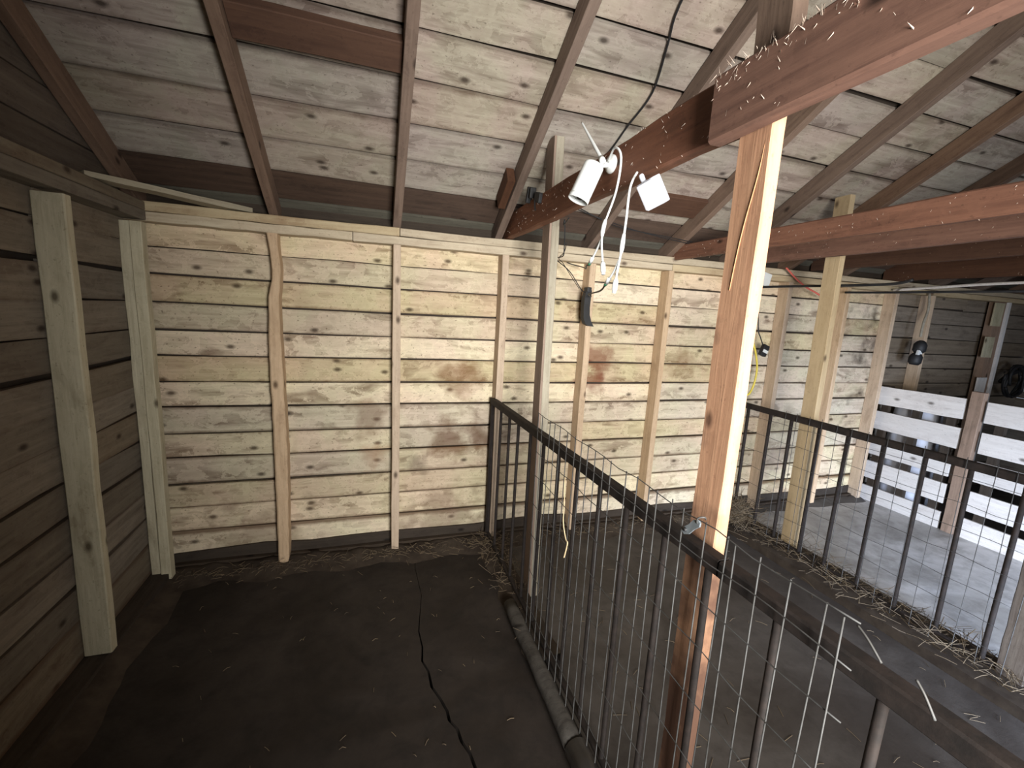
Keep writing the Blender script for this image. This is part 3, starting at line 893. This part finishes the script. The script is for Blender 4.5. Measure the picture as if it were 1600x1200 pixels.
# ------------------------------------------------------------------ items along the right of the back wall
ad = empty('power_adapter', (2.74, 2.5, 1.31), 'black power adapter with white label hanging on its cord', 'adapter')
mwa = at((2.752, 2.5, 1.312)) @ Matrix.Rotation(.35, 4, 'Y')
rbox('case', .055, .03, .085, 'black', ad, mwa, .006)
rbox('sticker', .045, .004, .022, 'white', ad, mwa @ at((0, -.016, -.006)), .001)
tube('cord', [(2.737, 2.5, 1.35), (2.70, 2.5, 1.41), (2.68, 2.51, 1.47), (2.66, 2.53, 1.70)], .004, 'black', ad, n=6)
yc = empty('yellow_cable', (2.62, 2.5, 1.0), 'loop of yellow cable hanging behind the orange post', 'cable')
tube('loop', [(2.62, 2.5, 1.40), (2.675, 2.5, 1.30), (2.712, 2.5, 1.18), (2.706, 2.5, 1.06), (2.665, 2.5, .98), (2.61, 2.5, 1.02), (2.58, 2.5, 1.18)], .007, 'yellow', yc, n=8)
wc = empty('wall_box', (2.67, 2.5, 1.8), 'small pale electrical box on the wall beside the orange post', 'box')
rbox('case', .085, .05, .10, 'white', wc, at((2.655, 2.51, 1.815)) @ Matrix.Rotation(.2, 4, 'Y'), .006)
rbox('lid', .075, .01, .09, 'white', wc, at((2.655, 2.48, 1.815)) @ Matrix.Rotation(.2, 4, 'Y'), .003)
tag(tube('red_twine', [(2.80, 2.46, 1.905), (2.84, 2.47, 1.89), (2.93, 2.48, 1.842), (3.05, 2.49, 1.79), (3.16, 2.49, 1.755), (3.26, 2.5, 1.722)], .006, 'red', n=6), 'red twine strung from the beam to the pale post', 'twine')
tag(tube('conduit', [(2.62, 2.56, 1.762), (2.70, 2.3, 1.765), (2.84, 1.83, 1.768), (2.86, 1.70, 1.79)], .008, 'black', n=8), 'black cable strung across the pale post below the beams', 'cable')
tag(tube('conduit', [(3.47, 2.5, 1.778), (3.55, 2.2, 1.776), (3.70, 1.62, 1.78), (3.8, 1.2, 1.78)], .008, 'black', n=8), 'black conduit running forward above the slatted gates', 'conduit')
tag(tube('conduit', [(4.00, 2.50, 1.83), (4.02, 2.2, 1.845), (4.05, 1.9, 1.86), (4.10, 1.3, 1.87)], .010, 'slat', n=8), 'pale pipe below the dark beam above the gates', 'pipe')
hl = empty('lamp_holder_pair', (4.35, 2.45, 1.25), 'two black lamp holders hanging on pale cord by the studs', 'lamp holder')
tube('cord', [(4.44, 2.50, 1.83), (4.43, 2.48, 1.70), (4.37, 2.46, 1.58), (4.35, 2.45, 1.47)], .010, 'greypost', hl, n=6)
for (x, z) in ((4.37, 1.385), (4.345, 1.285)):
    lathe('holder', [(0, -.05), (.03, -.05), (.045, -.03), (.045, .02), (.03, .045), (.014, .055), (0, .055)], 'black', hl, axis_mat((x, 2.45, z), (.15, 0, 1)), 14)
rbox('white_tag', .05, .02, .04, 'white', hl, at((4.34, 2.43, 1.335)) @ Matrix.Rotation(.3, 4, 'Y'), .004)
# patched post at the far right
pp = lumber('patched_stud', (5.53, 2.56, .05), (5.53, 2.56, 1.82), .06, .16, 'gatepost', wb, upv=(1, 0, 0), segs=6)
for (z0, z1, m, x) in ((1.60, 1.81, 'studgreen', 5.47), (1.31, 1.50, 'studgreen', 5.44), (.82, 1.12, 'slat', 5.46)):
    lumber('patch', (x, 2.523, z0), (x, 2.523, z1), .012, .13, m, pp, upv=(1, 0, 0), segs=2)
lumber('edge_strip', (5.60, 2.52, .1), (5.60, 2.52, 1.82), .02, .035, 'slat', pp, upv=(1, 0, 0), segs=4)
tl = empty('hanging_harness', (5.78, 2.45, 1.0), 'dark bundle of harness straps at the far right edge', 'harness')
for k in range(5):
    a = random.uniform(0, 6.28)
    tube('strap', [(5.78 + .12 * math.cos(a + q * .7) + random.uniform(-.03, .03), 2.46 - .03 * k * .3, 1.1 + .15 * math.sin(a + q * .7)) for q in range(8)], .012, 'black', tl, n=6, m=3)
tube('hanger', [(5.70, 2.5, 1.08), (5.78, 2.48, 1.16), (5.92, 2.46, 1.21)], .02, 'black', tl, n=6)
bk = empty('white_pail', (6.0, 2.40, 1.0), 'white pail hanging at the far right edge', 'pail')
lathe('pail', [(0, -.05), (.055, -.05), (.075, .06), (.07, .06), (.052, -.043), (0, -.043)], 'white', bk, at((5.98, 2.42, 1.05)), 18)

# ------------------------------------------------------------------ straw
def straw(name, label, n, fn, ln=.09, r=.0011):
    bm = bmesh.new()
    for _ in range(n):
        p, tilt = fn()
        a = random.uniform(0, 6.28)
        l = random.uniform(.35, 1) * ln
        d = V((math.cos(a), math.sin(a), random.uniform(-.1, tilt))).normalized()
        m_ = p + d * l * .5 + V((0, 0, random.uniform(-.004, .008)))
        q = p + d * l
        m_.z, q.z = max(m_.z, p.z * .6, .004), max(q.z, .003)
        s = d.cross(V((0, 0, 1))).normalized() * r
        u = V((0, 0, r * 1.2))
        vs_ = [[bm.verts.new(c + s), bm.verts.new(c - s), bm.verts.new(c + u)] for c in (p, m_, q)]
        for i in range(2):
            for k in range(3):
                bm.faces.new((vs_[i][k], vs_[i][(k + 1) % 3], vs_[i + 1][(k + 1) % 3], vs_[i + 1][k]))
    o = finish(name, bm, 'straw')
    return tag(o, label, 'straw', kind='stuff')
U = random.uniform
straw('loose_straw', 'dry straw gathered at the foot of the first railing', 280, lambda: (V((.72 + random.gauss(0, .06), 2.55 - abs(random.gauss(0, .33)), U(.02, .07))), .7))
straw('loose_straw', 'straw and hay matted along the second railing', 650, lambda: (V((2.60 + random.gauss(0, .07), U(.7, 2.55), U(.05, .09))), .6), .12, .0014)
straw('loose_straw', 'tuft of hay in the corner behind the orange post', 500, lambda: (V((2.5 + random.gauss(0, .06), min(2.42, 2.33 + random.gauss(0, .06)), U(.05, .20))), 1.2), .16, .0014)
straw('loose_straw', 'sparse straw bits along the back wall sill', 500, lambda: (V((U(-1.0, 2.4), 2.52 - abs(random.gauss(0, .06)), U(.03, .05))), .3), .06)
straw('loose_straw', 'scattered straw on the middle pen floor', 160, lambda: (V((U(.8, 2.45), U(.3, 2.5), .003)), .02), .06)
straw('loose_straw', 'few straw bits on the dark stall floor', 60, lambda: (V((U(-.8, .6), U(1.0, 2.4), .003)), .02), .03)
